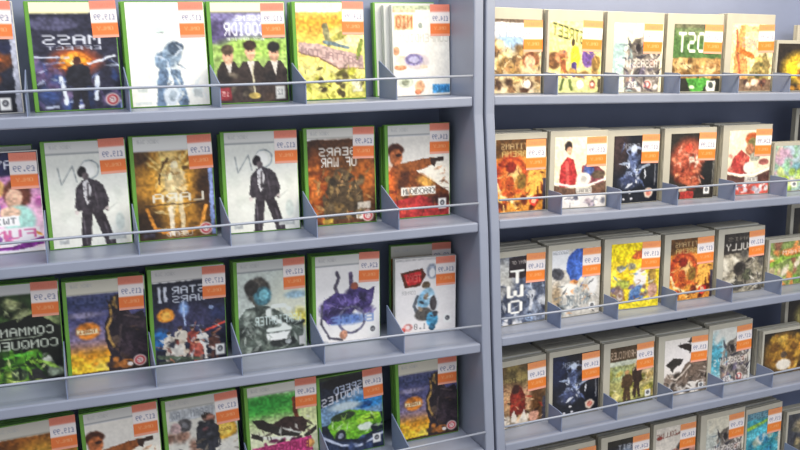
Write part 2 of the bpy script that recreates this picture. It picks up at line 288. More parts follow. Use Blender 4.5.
def c_night_crowd(a):
    head(a, '#d8d6d2', '#b8b6b4', .13); a.r(0, .14, 1, 1, '#1c1f2e').e(.5, .55, .45, .2, '#3a3a58', soft=1.)
    a.t('STAR', .27, .72, .19, .27, '#d5dbe6').t('WARS', .27, .72, .285, .355, '#cfd5e0').r(.08, .18, .12, .34, '#d8dce8').r(.16, .18, .2, .34, '#d8dce8')
    a.e(.17, .48, .12, .075, '#d98a2c', soft=.2).e(.17, .48, .07, .045, '#f0b04c').e(.42, .42, .06, .07, '#8fb2e6', soft=.9).l([(.42, .36), (.42, .6)], .02, '#b8cdf0')
    a.e(.08, .72, .13, .1, '#2a64a0', soft=.6).e(.9, .5, .12, .08, '#2c3458', soft=.8).e(.8, .44, .03, .02, '#9cb0d8')
    for u, v, b, k in ((.2, .66, '#b8b0a4', '#d8d0c4'), (.36, .6, '#d8cfc0', '#e8c8a8'), (.52, .62, '#8a3c34', '#c89878'), (.66, .66, '#e0dcd4', '#b8846a'), (.82, .7, '#5c3c34', '#8a6a5c'), (.3, .74, '#c8c4bc', '#7c6454'), (.58, .76, '#b45a4a', '#d8a484')):
        a.man(u, v, v + .32, b, k, .075, '#3c2c26')
    a.b(16, .1, .9, .74, .97, .02, .05, ['#c9b8a4', '#8a4038', '#6a5a54', '#9aa0a8', '#2c2c38'], 92, .8).l([(.7, .68), (.98, .61)], .03, '#e0503c')
    a.l([(.05, .9), (.6, .97)], .05, '#4c5a48').r(.05, .95, .5, .99, '#3a4438').badge(.9, .9, 1)
    a.sh(40, .05, .95, .6, .95, .07, ['#e4dcd0', '#6c3c34', '#9ca4ac', '#2c2c38', '#c87c5c'], 93, .7)
def c_visor(a):
    head(a, '#d4d6d2', '#82878a', .115); a.r(0, .12, 1, 1, '#c9d2ca').e(.8, .5, .35, .3, '#dfe2cf', soft=.9).e(.9, .66, .12, .1, '#dccf5a', soft=.9).e(.85, .4, .16, .04, '#9fc0d0', soft=.7)
    a.p([(0, 1), (0, .6), (.12, .5), (.5, .52), (.7, .62), (.95, .72), (.95, 1)], '#566058').p([(.02, .62), (.14, .5), (.3, .47), (.46, .5), (.58, .6), (.6, .8), (.02, .8)], '#4c544e').e(.3, .32, .17, .14, '#403c38').e(.29, .27, .13, .08, '#57524c').p([(.16, .36), (.24, .48), (.42, .48), (.46, .4)], '#5c5850').e(.36, .38, .13, .1, '#4f7f8c').e(.38, .37, .07, .06, '#7fc0cc').e(.2, .28, .1, .08, '#33312f')
    a.l([(.1, .6), (.3, .9)], .06, '#788078').l([(.5, .62), (.84, .72), (.95, .7)], .06, '#343a38').b(30, .02, .6, .52, .97, .03, .07, ['#3a423c', '#6b746a', '#8a948a', '#2c322e'], 101, .75).e(.65, .9, .2, .06, '#2e3130').e(.72, .9, .05, .03, '#9aa0a0')
    a.t('2', .4, .78, .48, .78, '#e9efe8').t('WARFIGHTER', .24, .92, .6, .7, '#dcebe6', .9).r(.4, .79, .76, .87, '#f0f2ee').r(.88, .86, .97, .96, '#e4e4e0')
    a.sh(40, .03, .9, .5, .96, .09, ['#2c322e', '#9aa49a', '#5c645c', '#c8d0c8'], 102, .6)
def c_purple(a):
    head(a, '#dcdcd8', '#8b8d92', .115); a.r(0, .12, 1, 1, '#eeecea')
    a.l([(.4, .55), (.3, .36), (.36, .26), (.33, .2)], .05, '#5c5668').l([(.52, .5), (.55, .34), (.54, .22)], .06, '#5c4f6e')
    a.p([(.1, .7), (.12, .5), (.3, .42), (.5, .45), (.62, .36), (.8, .42), (.92, .38), (.88, .58), (.72, .66), (.6, .62), (.5, .7), (.36, .78), (.2, .76)], '#463a70')
    a.b(16, .15, .85, .45, .7, .05, .11, ['#5a4c88', '#3a3060', '#685a94', '#2e284a'], 111, .7).e(.6, .36, .06, .04, '#8a4a3a')
    th = np.linspace(0, 6.28, 30); a.l([(.55 + .2*math.cos(t), .74 + .15*math.sin(t)) for t in th], .035, '#6a6880').l([(.1, .55), (.08, .75), (.2, .92), (.4, .96)], .035, '#4d4a58')
    a.e(.5, .73, .24, .06, '#5d78b4', soft=.7).t('BLUE', .22, .9, .69, .78, '#7d9ad0', .8).e(.42, .9, .06, .05, '#b8846a').badge(.88, .88, 1).r(.06, .95, .18, .98, '#b4b6bc')
    a.sh(30, .12, .88, .42, .76, .08, ['#7c6cac', '#342c54', '#5c4c8c', '#9484bc'], 112, .7)
def c_skater(a):
    a.r(-.1, -.1, 1.1, 1.1, '#ece8e6').r(-.1, -.1, .7, .03, '#c8c4c4'); a.p([(.08, .18), (.44, .13), (.5, .22), (.4, .36), (.15, .38)], '#5d2c1c').p([(.13, .2), (.42, .17), (.42, .32), (.2, .35)], '#c8262c').t('TEKO', .17, .42, .21, .31, '#f0a08a', .5)
    a.e(.6, .18, .09, .1, '#8f97a6').e(.6, .2, .05, .06, '#f0f0f0').t('CORNER', .1, .33, .42, .47, '#b8b6b4').e(.5, .36, .07, .05, '#5a4a38')
    a.e(.5, .6, .2, .2, '#dfe2e6').l([(.36, .5), (.3, .62), (.36, .76)], .05, '#6a7078').e(.48, .54, .11, .14, '#7fb0cc', 20).e(.55, .5, .09, .1, '#9cc4da').e(.62, .6, .06, .1, '#4c4648').e(.46, .74, .15, .09, '#54504c').e(.6, .82, .1, .1, '#4f9cc4').e(.6, .92, .05, .05, '#3a6c8a')
    a.b(8, .38, .66, .48, .8, .02, .05, ['#3c4048', '#cfe0ea', '#8a7a68'], 121).e(.2, .9, .08, .05, '#e0a09a').e(.2, .9, .035, .025, '#efe0de').e(.12, .93, .04, .03, '#c8554c').t('1.0', .3, .5, .86, .94, '#7a7a7c').badge(.86, .83, 1)
def c_gold_glow(a):
    head(a, '#ccc8bc', '#a8a498', .13); a.r(0, .14, 1, 1, '#6e3a14').e(.55, .42, .5, .3, '#a5641e', soft=1.).e(.6, .5, .35, .24, '#d0a53c', soft=1.).e(.66, .52, .18, .12, '#efe4a0', soft=.9)
    a.e(.38, .5, .1, .05, '#5a2a14').e(.1, .6, .2, .3, '#40200f', soft=.9).b(14, .1, .9, .5, .98, .04, .1, ['#7a4218', '#c08a30', '#4a2610', '#e0c870'], 131, .6).t('QUEST', .2, .85, .8, .9, '#e8dfb0').badge(.86, .93)
    a.sh(24, .1, .95, .2, .95, .1, ['#e8c860', '#8a4c1c', '#f4ecb0', '#5c2c10'], 132, .45)
def c_walker(a):
    head(a, '#cfcdc6', '#a4a49e', .11); a.r(0, .11, 1, 1, '#d9d6cb').r(.05, .12, .68, .24, '#b8bcc0').t('URBAN LAW', .08, .66, .14, .22, '#8f949a')
    a.b(26, .0, 1, .4, 1, .05, .13, ['#a8987c', '#c4b89e', '#7e725e', '#d8d0bc', '#8c6a5a'], 141, .6).e(.25, .3, .1, .075, '#4a484a').e(.25, .3, .05, .035, '#6c6c70').e(.12, .32, .07, .06, '#b49a98').e(.82, .42, .16, .11, '#dba838', soft=.2).e(.82, .42, .11, .07, '#f0cc5c').t('GOLD', .74, .9, .4, .44, '#a0722a')
    a.man(.56, .2, .95, '#2e3038', '#6a5048', .15, '#30241f', .05); a.e(.62, .27, .06, .05, '#9a6a5a').b(6, .46, .68, .3, .5, .03, .05, ['#24262c', '#484a52', '#6a4448'], 142, .7).badge(.87, .93)
    a.sh(40, 0, 1, .5, 1, .09, ['#e4dcc8', '#6c6050', '#a89880', '#3c3834'], 143, .6)
def c_wreck(a):
    head(a, '#dddcd2', '#b8b8ae', .11); a.r(0, .12, 1, 1, '#dfe6b4')
    for v, c in ((.12, '#3c9c3c'), (.28, '#5aae48'), (.38, '#c9dc9c'), (.5, '#e4e8c0')): a.r(-.1, v, 1.1, 1.1, c, .1)
    a.e(.2, .22, .3, .1, '#2f8f34', soft=.8).e(.9, .38, .2, .2, '#dfe6a8', soft=.8).l([(.66, .2), (.7, .44)], .06, '#6b2f20')
    a.p([(.05, .38), (.2, .4), (.45, .52), (.75, .62), (.7, .66), (.4, .61), (.12, .48)], '#2c2a26').p([(.34, .47), (.52, .4), (.78, .43), (.86, .5), (.8, .62), (.55, .58)], '#3a2a28').l([(.05, .56), (.3, .63), (.6, .66)], .05, '#e8e8dc').l([(.5, .53), (.72, .62)], .03, '#c8c8c0')
    a.p([(.02, .52), (.2, .6), (.18, .65), (.02, .58)], '#35312c').p([(.98, .56), (.78, .66), (.82, .7), (.98, .62)], '#35312c').sh(18, .1, .9, .44, .64, .07, ['#241e1c', '#f0f0e4', '#5c4840', '#3c302c'], 152, .7).b(10, .1, .85, .64, .7, .02, .05, ['#5a2040', '#8a3a5c', '#3c2430'], 151)
    a.p([(.02, .71), (.9, .68), (.92, .85), (.1, .87)], '#c4447c').t('BURNSTAR', .14, .86, .715, .82, '#8a2450').e(.88, .77, .06, .05, '#e0a05a').e(.1, .77, .06, .03, '#e08a98').r(0, .9, 1, 1, '#3c3028').badge(.86, .93, 1)
def c_green_car(a):
    a.r(-.1, -.1, 1.1, 1.1, '#1c2434').r(0, 0, .6, .05, '#2d3a2c').e(.5, .1, .5, .08, '#14161e'); a.p([(.0, .38), (.6, .2), (1, .3), (1, .55), (0, .6)], '#7a9ec0').e(.8, .38, .28, .09, '#2f86c8', soft=.5).e(.7, .42, .14, .04, '#0f4c8a').e(.4, .4, .25, .05, '#cfe0e6', soft=.6)
    a.t('SPEED', .22, .68, .15, .24, '#c4d0e8', 1, 0, -.1).t('MOVIES', .02, .62, .27, .37, '#e2e2ea', 1, 0, -.16)
    a.p([(.1, .62), (.2, .5), (.42, .45), (.64, .48), (.94, .56), (.98, .66), (.9, .76), (.55, .84), (.2, .78)], '#6fb428').e(.35, .52, .2, .05, '#2c3e28', -5).e(.75, .6, .2, .06, '#a4d83c', -10).e(.7, .7, .12, .05, '#e4f0e0').e(.4, .66, .18, .06, '#86c83a')
    a.e(.3, .76, .09, .075, '#23262e').e(.3, .76, .045, .035, '#8a90a0').e(.85, .74, .06, .05, '#20242c').p([(0, .68), (.2, .8), (.55, .9), (1, .78), (1, 1), (0, 1)], '#2a3550').l([(.02, .74), (.3, .88), (.6, .93), (.98, .82)], .04, '#c4cce0')
    a.b(12, .02, .95, .82, .98, .03, .08, ['#3d4c74', '#1c2236', '#8a96b4'], 161, .7).r(.04, .93, .2, 1, '#c9b83c').badge(.88, .88, 1)
    a.sh(20, .15, .95, .48, .8, .09, ['#b8e858', '#3c6c1c', '#88c83c', '#e8f4e4', '#1c2c28'], 162, .55)
# right-hand bay
def c_soldiers(a):
    a.r(-.1, -.1, 1.1, 1.1, '#c8b48c').r(0, 0, 1, .05, '#6a5a4c').r(0, .05, 1, .3, '#d8dade').e(.35, .3, .3, .12, '#9cb8d8', soft=.7).t('LEGENDS', .04, .7, .08, .24, '#f4f0ee').t('LEGENDS', .02, .68, .07, .25, '#7c6c70', .35)
    a.b(34, 0, 1, .34, .8, .05, .12, ['#b08c50', '#d8bc7c', '#8a6a3c', '#e4d4a4', '#a0784c', '#6e5434'], 201, .75).e(.78, .55, .18, .12, '#7a4a2c').e(.76, .58, .11, .1, '#d8a888').b(18, 0, 1, .78, 1, .05, .1, ['#4a3428', '#8a6848', '#e0ccae', '#5c4638', '#a88c84'], 202, .8).e(.7, .88, .09, .06, '#f0e4d4')
    a.sh(46, 0, 1, .32, .98, .09, ['#5c4630', '#ecd8ac', '#8a6a40', '#c8a468', '#3c2c20'], 203, .8)
def c_street(a):
    a.g([(0, '#f8eaa4'), (.5, '#f2df8c'), (1, '#e6d8a0')]); a.t('STREET', .06, .66, .02, .2, '#3c4420', 1, 0, .22).t('STREET', .08, .64, .05, .17, '#cfd86a', .55, 0, .22)
    a.e(.1, .55, .13, .12, '#7a5230').e(.25, .5, .12, .1, '#c88a5c').l([(.26, .5), (.3, .78)], .1, '#9c5a34').e(.45, .3, .035, .06, '#4c3a24').e(.5, .5, .09, .16, '#eae02c').l([(.48, .6), (.48, .74)], .1, '#4c3c7c').e(.74, .5, .12, .15, '#6c4c90').e(.72, .34, .05, .05, '#5a4028').e(.9, .58, .09, .1, '#8a6a34')
    a.b(10, .05, .95, .66, .78, .04, .08, ['#e4c070', '#c09848', '#8a6a3c'], 211, .6).r(0, .79, 1, 1, '#c8cc8c').l([(.28, .82), (.24, .95)], .05, '#4c5a30').l([(.4, .82), (.44, .95)], .05, '#5a6a38').e(.6, .88, .07, .06, '#efe8e4').e(.84, .88, .06, .06, '#a8584c').e(.84, .88, .03, .03, '#f0dcd0').r(.94, .8, 1, 1, '#4c4438')
    a.sh(26, .05, .95, .42, .78, .08, ['#5c4024', '#e8b060', '#8a5430', '#f4e470', '#54407c'], 212, .7)
def c_hood(a, pale='#f2e9cc', tint='#a8c4c4'):
    a.r(-.1, -.1, 1.1, 1.1, pale).e(.12, .5, .2, .35, tint, soft=.9).b(8, .1, .7, .05, .4, .06, .14, [pale, '#ece4d0'], 221, .5)
    a.p([(.22, .62), (.28, .4), (.42, .26), (.58, .2), (.66, .04), (.74, .08), (.8, .4), (.94, .55), (.94, 1), (.26, 1)], '#7c746c').e(.48, .34, .12, .11, '#5d564e').e(.5, .38, .06, .06, '#3a322e').e(.64, .3, .09, .1, '#9a8e80')
    a.b(20, .26, .92, .4, .98, .04, .1, ['#54504e', '#948c84', '#c8beb0', '#403c44', '#a47c6c', '#6c6478'], 222, .7).l([(.3, .98), (.48, .5)], .03, '#c8beb2').t("ASSASSIN'S", .06, .9, .52, .64, '#ece4dc', .85).b(6, .3, .9, .82, .98, .04, .07, ['#26242c', '#d8d4d0', '#3c343c'], 223)
    a.e(.72, .89, .1, .075, '#e4d8cc').e(.72, .89, .075, .055, '#b44c48').e(.72, .89, .045, .035, '#efe4dc').r(.32, .84, .5, .94, '#d8d4d4').t('16', .36, .46, .86, .92, '#3a3a44')
    a.sh(40, .25, .95, .3, .98, .12, ['#2c2a34', '#d8d2c8', '#5c5664', '#8c8478', '#443e48', '#b0a8a4'], 224).sh(12, .05, .5, .3, .98, .1, [tint, '#e4e4de', '#6c7c84'], 225, .7).e(.5, .36, .05, .06, '#241e20')
def c_hood_teal(a): c_hood(a, '#d8d8d0', '#4fa0b4')
def c_hood_grey(a): c_hood(a, '#d8d2be', '#b4b8b0')
def c_island(a):
    a.r(-.1, -.1, 1.1, 1.1, '#4c6e38').e(.5, .1, .5, .12, '#6c7c54', soft=.8).r(0, .0, 1, .06, '#6a6a50').t('LOST', .1, .84, .12, .42, '#eef0e4').r(0, .5, 1, .82, '#a88650')
    a.b(26, 0, 1, .52, .8, .05, .1, ['#d8b880', '#e8d0a0', '#8a6438', '#c49458', '#5c4424'], 231, .75).r(0, .8, 1, 1, '#26261e').p([(.3, .8), (.8, .8), (.62, 1), (.4, 1)], '#4f9a3c').e(.42, .93, .05, .03, '#e4f0d0').r(.72, .83, .9, .99, '#ecebe2').e(.81, .9, .05, .05, '#4c5450')
    a.sh(30, 0, 1, .52, .8, .07, ['#f0dcac', '#6c4c28', '#c89858', '#3c2c1c'], 232, .8)
def c_tower(a):
    a.g([(0, '#f4e4b4'), (.5, '#f2dca0'), (1, '#e8d0a0')]); a.p([(.06, 1), (.1, .3), (.2, .02), (.36, .02), (.3, .2), (.46, .9), (.4, 1)], '#dc9a58').l([(.1, .1), (.24, .8)], .05, '#b8603c').l([(.16, .38), (.5, .48)], .09, '#c8702c').r(.3, .04, 1, .12, '#e8c284')
    a.t('TOMBS', .25, .76, .2, .34, '#d89a90', 1, 0, .1).p([(.4, .98), (.5, .66), (.68, .42), (.74, .5), (.8, .4), (.95, .6), (.9, 1)], '#9c8a50').b(14, .42, .9, .5, .82, .04, .09, ['#5c5c34', '#c8ac64', '#e8cc74', '#7c6a3c'], 241, .75).r(.18, .82, 1, 1, '#7c6450').b(8, .2, .95, .83, .99, .04, .08, ['#4a3430', '#c8a88c', '#8a5c4c', '#ece0c8'], 242)
    a.sh(26, .1, .95, .3, .95, .1, ['#e8a050', '#f8ecc8', '#9c5c30', '#c8b068', '#5c4c2c'], 243, .6)
def c_red_swirl(a):
    a.r(-.1, -.1, 1.1, 1.1, '#d8862c').r(0, 0, 1, .25, '#5c3c1c').t('TITANS', .1, .62, .06, .14, '#b89c70').t('ARENA', .12, .6, .16, .24, '#c8a868').e(.55, .6, .6, .34, '#f0b04c', soft=.9)
    a.e(.3, .5, .33, .3, '#a83a1c', soft=.3).e(.32, .52, .22, .22, '#d8702c', soft=.5).e(.36, .5, .13, .14, '#f0c47c', soft=.6).e(.3, .38, .1, .08, '#7a2014').e(.5, .58, .1, .11, '#8a6a2c').e(.28, .6, .09, .1, '#b04a20').l([(.03, .6), (.12, .78), (.35, .86), (.7, .8)], .05, '#f6dca4')
    a.b(14, .05, .9, .8, .98, .04, .1, ['#8a3014', '#e8a03c', '#c85a24', '#5c2410', '#f0c868'], 251, .8).e(.76, .86, .09, .075, '#d8382c').e(.76, .86, .045, .04, '#f0c0a0').r(.93, .55, 1, 1, '#3a3440')
    a.sh(36, .05, .95, .28, .98, .1, ['#7a2410', '#f4d080', '#d8602c', '#f0a040', '#4c180c'], 252, .7)
def c_football(a, flip=False):
    a.g([(0, '#f6ecd0'), (.6, '#f2e4c4'), (1, '#e4dcd4')])
    if not flip:
        a.e(.26, .14, .07, .08, '#2c2420').e(.28, .2, .05, .06, '#d8a080').p([(.1, .7), (.12, .4), (.24, .28), (.36, .32), (.44, .55), (.4, .7)], '#b83434').l([(.24, .36), (.26, .66)], .06, '#d85c54').e(.74, .2, .09, .13, '#d09874').e(.72, .1, .08, .06, '#5a4034').p([(.5, .66), (.52, .42), (.7, .34), (.95, .5), (.95, .7)], '#7a3c44').e(.66, .48, .1, .08, '#4a5c98').e(.84, .54, .13, .06, '#5c4c3c')
        a.e(.56, .6, .14, .1, '#ece6dc', soft=.2).e(.56, .6, .06, .05, '#c8c4bc')
    else:
        a.e(.55, .14, .17, .1, '#b8582c').e(.56, .24, .13, .12, '#8a8450').e(.5, .3, .1, .09, '#c07c58').p([(.02, .66), (.12, .42), (.3, .3), (.5, .42), (.46, .68)], '#b8443c').b(10, .05, .45, .35, .66, .04, .08, ['#d8705c', '#a03430', '#e4a08c'], 262, .7).e(.62, .42, .12, .07, '#9c9c8c').e(.5, .58, .13, .09, '#ece8dc', soft=.2).e(.84, .5, .12, .05, '#a05c54').e(.85, .1, .14, .08, '#e8a058')
    a.l([(.0, .64), (.3, .69), (.65, .69), (1, .6)], .035, '#f8f4ec').p([(0, .67), (.3, .72), (.65, .72), (1, .63), (1, .82), (0, .82)], '#6c5040' if not flip else '#5a3c34').r(.42, .72, .72, .8, '#d8d4cc').t('FOOTBALL', .44, .7, .735, .785, '#54504c')
    a.r(0, .82, 1, 1, '#dcd8d6' if not flip else '#c8564a').b(10, .1, .95, .83, .98, .03, .07, ['#8a8c98', '#f4f2ee', '#b8a8b0', '#5c5c6c'] if not flip else ['#f0ece8', '#d8d4dc', '#a8a0a8', '#f4f0f4'], 263)
    a.sh(18, .05, .95, .84, .98, .08, ['#f4f2ee', '#6c6c7c', '#a8a0b0'], 264, .7)
def c_football_flip(a): c_football(a, True)
def c_lightning(a, warm='#3a2c2c'):
    a.r(-.1, -.1, 1.1, 1.1, '#181a22').e(.12, .2, .2, .3, warm, soft=.9).e(.8, .2, .3, .15, '#241c20', soft=.9)
    a.l([(.3, .22), (.45, .16), (.6, .2)], .04, '#7c86a0').l([(.45, .16), (.4, .4), (.28, .6)], .07, '#76809a').e(.4, .4, .1, .12, '#5a6480').l([(.3, .58), (.48, .52), (.58, .7)], .05, '#8894b4').l([(.58, .5), (.78, .44)], .05, '#a8b4c8')
    a.b(16, .18, .65, .2, .75, .02, .06, ['#b8c4dc', '#3a4258', '#5c6a94', '#dfe6f0'], 271, .75).e(.35, .68, .2, .1, '#3c4464', soft=.9).t('DARK', .2, .56, .12, .2, '#c4ccd8', .6)
    a.e(.8, .86, .1, .075, '#d8c8b8').e(.8, .86, .06, .05, '#c87c6c').e(.38, .84, .03, .02, '#e0e0e4').e(.25, .94, .03, .02, '#d8d8e0').e(.42, .93, .03, .02, '#d8d8e0').l([(.93, .45), (.93, .75)], .02, '#8a8c94')
    a.sh(30, .2, .75, .12, .75, .1, ['#b8c8e4', '#22283a', '#5c6a94', '#eef2fa', '#343c58'], 272).e(.45, .2, .07, .06, '#c4d0e4').e(.44, .38, .1, .12, '#4c587c', soft=.6).sh(14, .3, .56, .14, .6, .08, ['#dfe8f6', '#8c9cc4', '#2c3450'], 273)
def c_lightning_blue(a): c_lightning(a, '#1c2440')
def c_mask(a):
    a.r(-.1, -.1, 1.1, 1.1, '#2a2620').e(.4, .42, .36, .32, '#a0442c', soft=.5).e(.42, .36, .28, .22, '#c4664a', soft=.6).e(.5, .42, .13, .11, '#dcd4c0').e(.4, .22, .09, .06, '#d05038').e(.35, .45, .08, .1, '#b4563c').b(14, .1, .7, .25, .85, .04, .09, ['#8a3824', '#c87858', '#6a2c1c', '#d88c60'], 281, .6).e(.45, .72, .25, .07, '#b05a3c', 10).e(.3, .85, .1, .04, '#c4b49c').r(.25, .88, .55, 1, '#a8342c')
    a.e(.85, .6, .15, .2, '#1c1c1a', soft=.7).badge(.84, .88, 1).r(.95, .4, .98, .8, '#6c6a62')
    a.sh(30, .1, .75, .2, .85, .1, ['#d8846c', '#6c2418', '#e0a890', '#a0402c'], 282, .65)
def c_two(a):
    a.r(-.1, -.1, 1.1, 1.1, '#4c5468').e(.15, .3, .2, .3, '#b8b8b4', soft=.8).e(.1, .5, .14, .12, '#8a8c90').p([(.24, .02), (.66, .0), (.66, .28), (.5, .34), (.24, .3)], '#2c2428').t('ARMY OF', .3, .62, .07, .12, '#c8c0b8')
    a.b(26, 0, 1, .45, 1, .05, .12, ['#3a4258', '#6c7690', '#2c3040', '#8a94a8', '#c0c4cc'], 291, .7).t('T', .26, .56, .2, .4, '#f2f2ec').t('W', .2, .54, .42, .6, '#f0f0ec').t('O', .22, .52, .64, .84, '#f4f4f0').l([(.74, .55), (.68, .8)], .06, '#c8ccd4').b(7, .05, .6, .86, .98, .03, .07, ['#c8ccd4', '#8a94a8', '#e4e4e8'], 292).e(.66, .93, .08, .06, '#9ab0d0')
    a.sh(36, 0, 1, .4, .98, .11, ['#2c3040', '#c4c8d0', '#5c6880', '#3c4458', '#8c96a8'], 293, .75)
def c_blue_swoosh(a):
    a.r(-.1, -.1, 1.1, 1.1, '#c4c0b8').r(0, 0, .35, .3, '#dfe0e2').t('SWOOSH', .03, .34, .02, .07, '#8a8c94'); a.p([(.34, .1), (.5, .0), (.72, .02), (.74, .4), (.6, .58), (.42, .5), (.3, .3)], '#3c5fb4').e(.55, .3, .14, .2, '#4a70c8', soft=.6).e(.12, .35, .14, .08, '#4c4c54', 30).p([(.5, .5), (.7, .35), (.66, .5), (.56, .58)], '#e4d8c0').e(.45, .5, .09, .05, '#d88c4c')
    a.e(.35, .6, .22, .1, '#f0eee8', soft=.4).e(.48, .63, .08, .04, '#e89c5c').b(20, .1, .75, .6, .95, .04, .09, ['#8c9498', '#d8d8d4', '#b0b4b4', '#6c7880'], 301, .6).t('RIVALS', .16, .74, .68, .84, '#7c868c', .8).e(.85, .55, .1, .16, '#e4e4e4', soft=.6).e(.1, .7, .1, .2, '#a89478', soft=.8).badge(.84, .88, 1)
    a.sh(36, .1, .95, .48, .95, .09, ['#f0efea', '#5c666c', '#a8b0b0', '#d8a070', '#34383c'], 302, .7)
def c_yellow(a):
    a.r(-.1, -.1, 1.1, 1.1, '#ecd02c').r(0, 0, 1, .26, '#efd418').e(.56, .2, .14, .06, '#c8642c', -15).t('GAME', .46, .72, .12, .24, '#b8502c', .9, 0, -.05).b(14, .05, .8, .35, .62, .06, .12, ['#f4e04c', '#e8c82c', '#d8b820', '#f0d838'], 311, .9)
    a.e(.2, .38, .08, .05, '#8c8c78').e(.42, .36, .09, .05, '#9c9880').e(.25, .62, .14, .07, '#a8b04c').e(.6, .55, .13, .15, '#e8e6e4').e(.56, .78, .19, .12, '#5c80b4', -20).e(.5, .86, .13, .07, '#3c5c94').e(.15, .78, .13, .14, '#94786c').e(.2, .8, .06, .06, '#d0c4b8').e(.85, .55, .09, .16, '#a4843c').e(.86, .75, .1, .12, '#b89080').b(8, .05, .95, .62, .88, .03, .06, ['#8a6c5c', '#e4c83c', '#6c6480'], 312, .7)
    a.r(0, .88, 1, 1, '#e8d42c')
    a.sh(26, .05, .95, .35, .88, .09, ['#f6e650', '#c89820', '#f0ece0', '#5c7cb0', '#8c5c3c'], 313, .7)
def c_school(a):
    a.r(-.1, -.1, 1.1, 1.1, '#8c8474').r(0, .0, 1, .34, '#35302a').t('CANIS', .1, .8, .07, .13, '#a49c8c', .6).t('BULLY', .06, .72, .17, .29, '#dcd6ca').b(34, .02, .98, .36, .98, .05, .13, ['#d8d0bc', '#54504a', '#b8b09c', '#e8e2d0', '#3c3834', '#8c8470'], 321, .75).e(.42, .6, .16, .12, '#3a3430').e(.62, .72, .12, .1, '#5a5c48').e(.35, .88, .2, .08, '#45423c')
    a.sh(40, .05, .95, .38, .98, .1, ['#ece6d6', '#2c2824', '#b8b0a0', '#54504a'], 322).e(.4, .58, .1, .09, '#2c2824').r(0, 0, 1, .3, '#322d28', .03)
def c_redfigure(a):
    a.r(-.1, -.1, 1.1, 1.1, '#6a5034').e(.5, .15, .5, .12, '#54482c', soft=.8).b(14, 0, 1, .0, .35, .06, .12, ['#7a6a3c', '#4a3c28', '#8c7848'], 331, .6).t('WARRIORS', .04, .66, .2, .27, '#b0a060', .8)
    a.e(.14, .55, .2, .22, '#c49a70', soft=.7).e(.6, .55, .18, .2, '#c89c78', soft=.7).p([(.22, .8), (.22, .5), (.3, .34), (.44, .34), (.54, .5), (.58, .82)], '#6c2018').e(.36, .4, .09, .08, '#3c1c18').e(.36, .6, .1, .14, '#8a2c20').e(.8, .6, .14, .25, '#5c3c20', soft=.8)
    a.p([(.05, .98), (.1, .78), (.24, .9), (.3, .72), (.42, .9), (.54, .74), (.62, .98)], '#e4dcd0').b(12, .05, .7, .84, .99, .04, .08, ['#c8bcac', '#8a7864', '#e8dcc8'], 332, .7).e(.74, .88, .11, .09, '#d8a088').r(.92, .6, 1, 1, '#3a3a48')
    a.sh(30, .02, .95, .3, .95, .1, ['#4c2018', '#d8b48c', '#8a5c3c', '#a83c28', '#2c1c14'], 333, .75)
def c_field(a):
    a.r(-.1, -.1, 1.1, 1.1, '#a8a464').r(0, 0, 1, .24, '#4a3a28').t('CHRONICLES', .02, .64, .08, .2, '#c4ac94').r(0, .24, 1, .32, '#c8ccb8').e(.2, .45, .3, .12, '#a4b07c', soft=.8).e(.75, .5, .25, .18, '#d0b88c', soft=.8)
    a.b(26, 0, 1, .45, .92, .05, .11, ['#c8b85c', '#7c7c34', '#d8cc84', '#98984c', '#b89c5c'], 341, .7).man(.38, .42, .95, '#5c4428', '#b88c5c', .1).man(.6, .3, .85, '#3c2c24', '#c89c78', .09).l([(.62, .6), (.8, .32)], .03, '#4a3828').r(0, .92, 1, 1, '#4c5038').badge(.87, .86, 1)
    a.sh(30, 0, 1, .4, .95, .09, ['#e0d49c', '#54502c', '#b8a850', '#8c8c3c', '#e8e0c0'], 342, .7).man(.4, .4, .95, '#4c3824', '#b88c5c', .1).man(.62, .34, .9, '#382820', '#c89c78', .09)
def c_birds(a):
    a.r(-.1, -.1, 1.1, 1.1, '#e6e0d8').e(.5, .4, .5, .3, '#efe8e4', soft=.9).p([(.28, .12), (.5, .1), (.66, .16), (.8, .04), (.78, .2), (.6, .26), (.44, .2)], '#2c2420').p([(.04, .44), (.2, .34), (.44, .36), (.4, .46), (.26, .5), (.2, .6), (.14, .5)], '#35302c')
    a.p([(.3, .7), (.5, .46), (.7, .4), (1, .42), (1, .8), (.3, .8)], '#6c5c50').e(.66, .42, .07, .06, '#9c7c64').b(26, .0, 1, .66, 1, .05, .11, ['#7c6c60', '#54483e', '#9c8c80', '#3c342e'], 351, .75).l([(.1, .66), (.3, .72), (.6, .5)], .04, '#c8bcb0').badge(.87, .9, 1)
    a.sh(40, .1, 1, .58, 1, .1, ['#3c342e', '#b8aca0', '#6c5c50', '#8c7c70'], 352, .75).sh(8, .3, .9, .06, .26, .1, ['#241c1a'], 353)
def c_darkbox(a):
    a.r(-.1, -.1, 1.1, 1.1, '#1c1c22').r(0, 0, 1, .1, '#26241f').e(.5, .3, .3, .15, '#8a98ac', soft=.8).b(14, .2, .8, .2, .7, .05, .1, ['#b8c4d4', '#3c4454', '#6c7484'], 361).t('ORBIT', .25, .75, .1, .18, '#c8ccd4')
def c_cream_car(a):
    a.r(-.1, -.1, 1.1, 1.1, '#d8d0c4').t('COLLINS', .02, .5, .1, .19, '#7a4c40', 1, 0, -.05).e(.1, .17, .06, .03, '#a03c34').l([(.5, .16), (.66, .12)], .04, '#8a5c50').p([(.1, .5), (.5, .38), (.75, .3), (.98, .36), (.98, .6), (.2, .7)], '#b08070').e(.66, .36, .14, .06, '#4a4440').e(.75, .5, .1, .1, '#3a3834').b(12, 0, 1, .5, 1, .06, .12, ['#a86c5c', '#c8a898', '#6c5a50'], 371, .6)
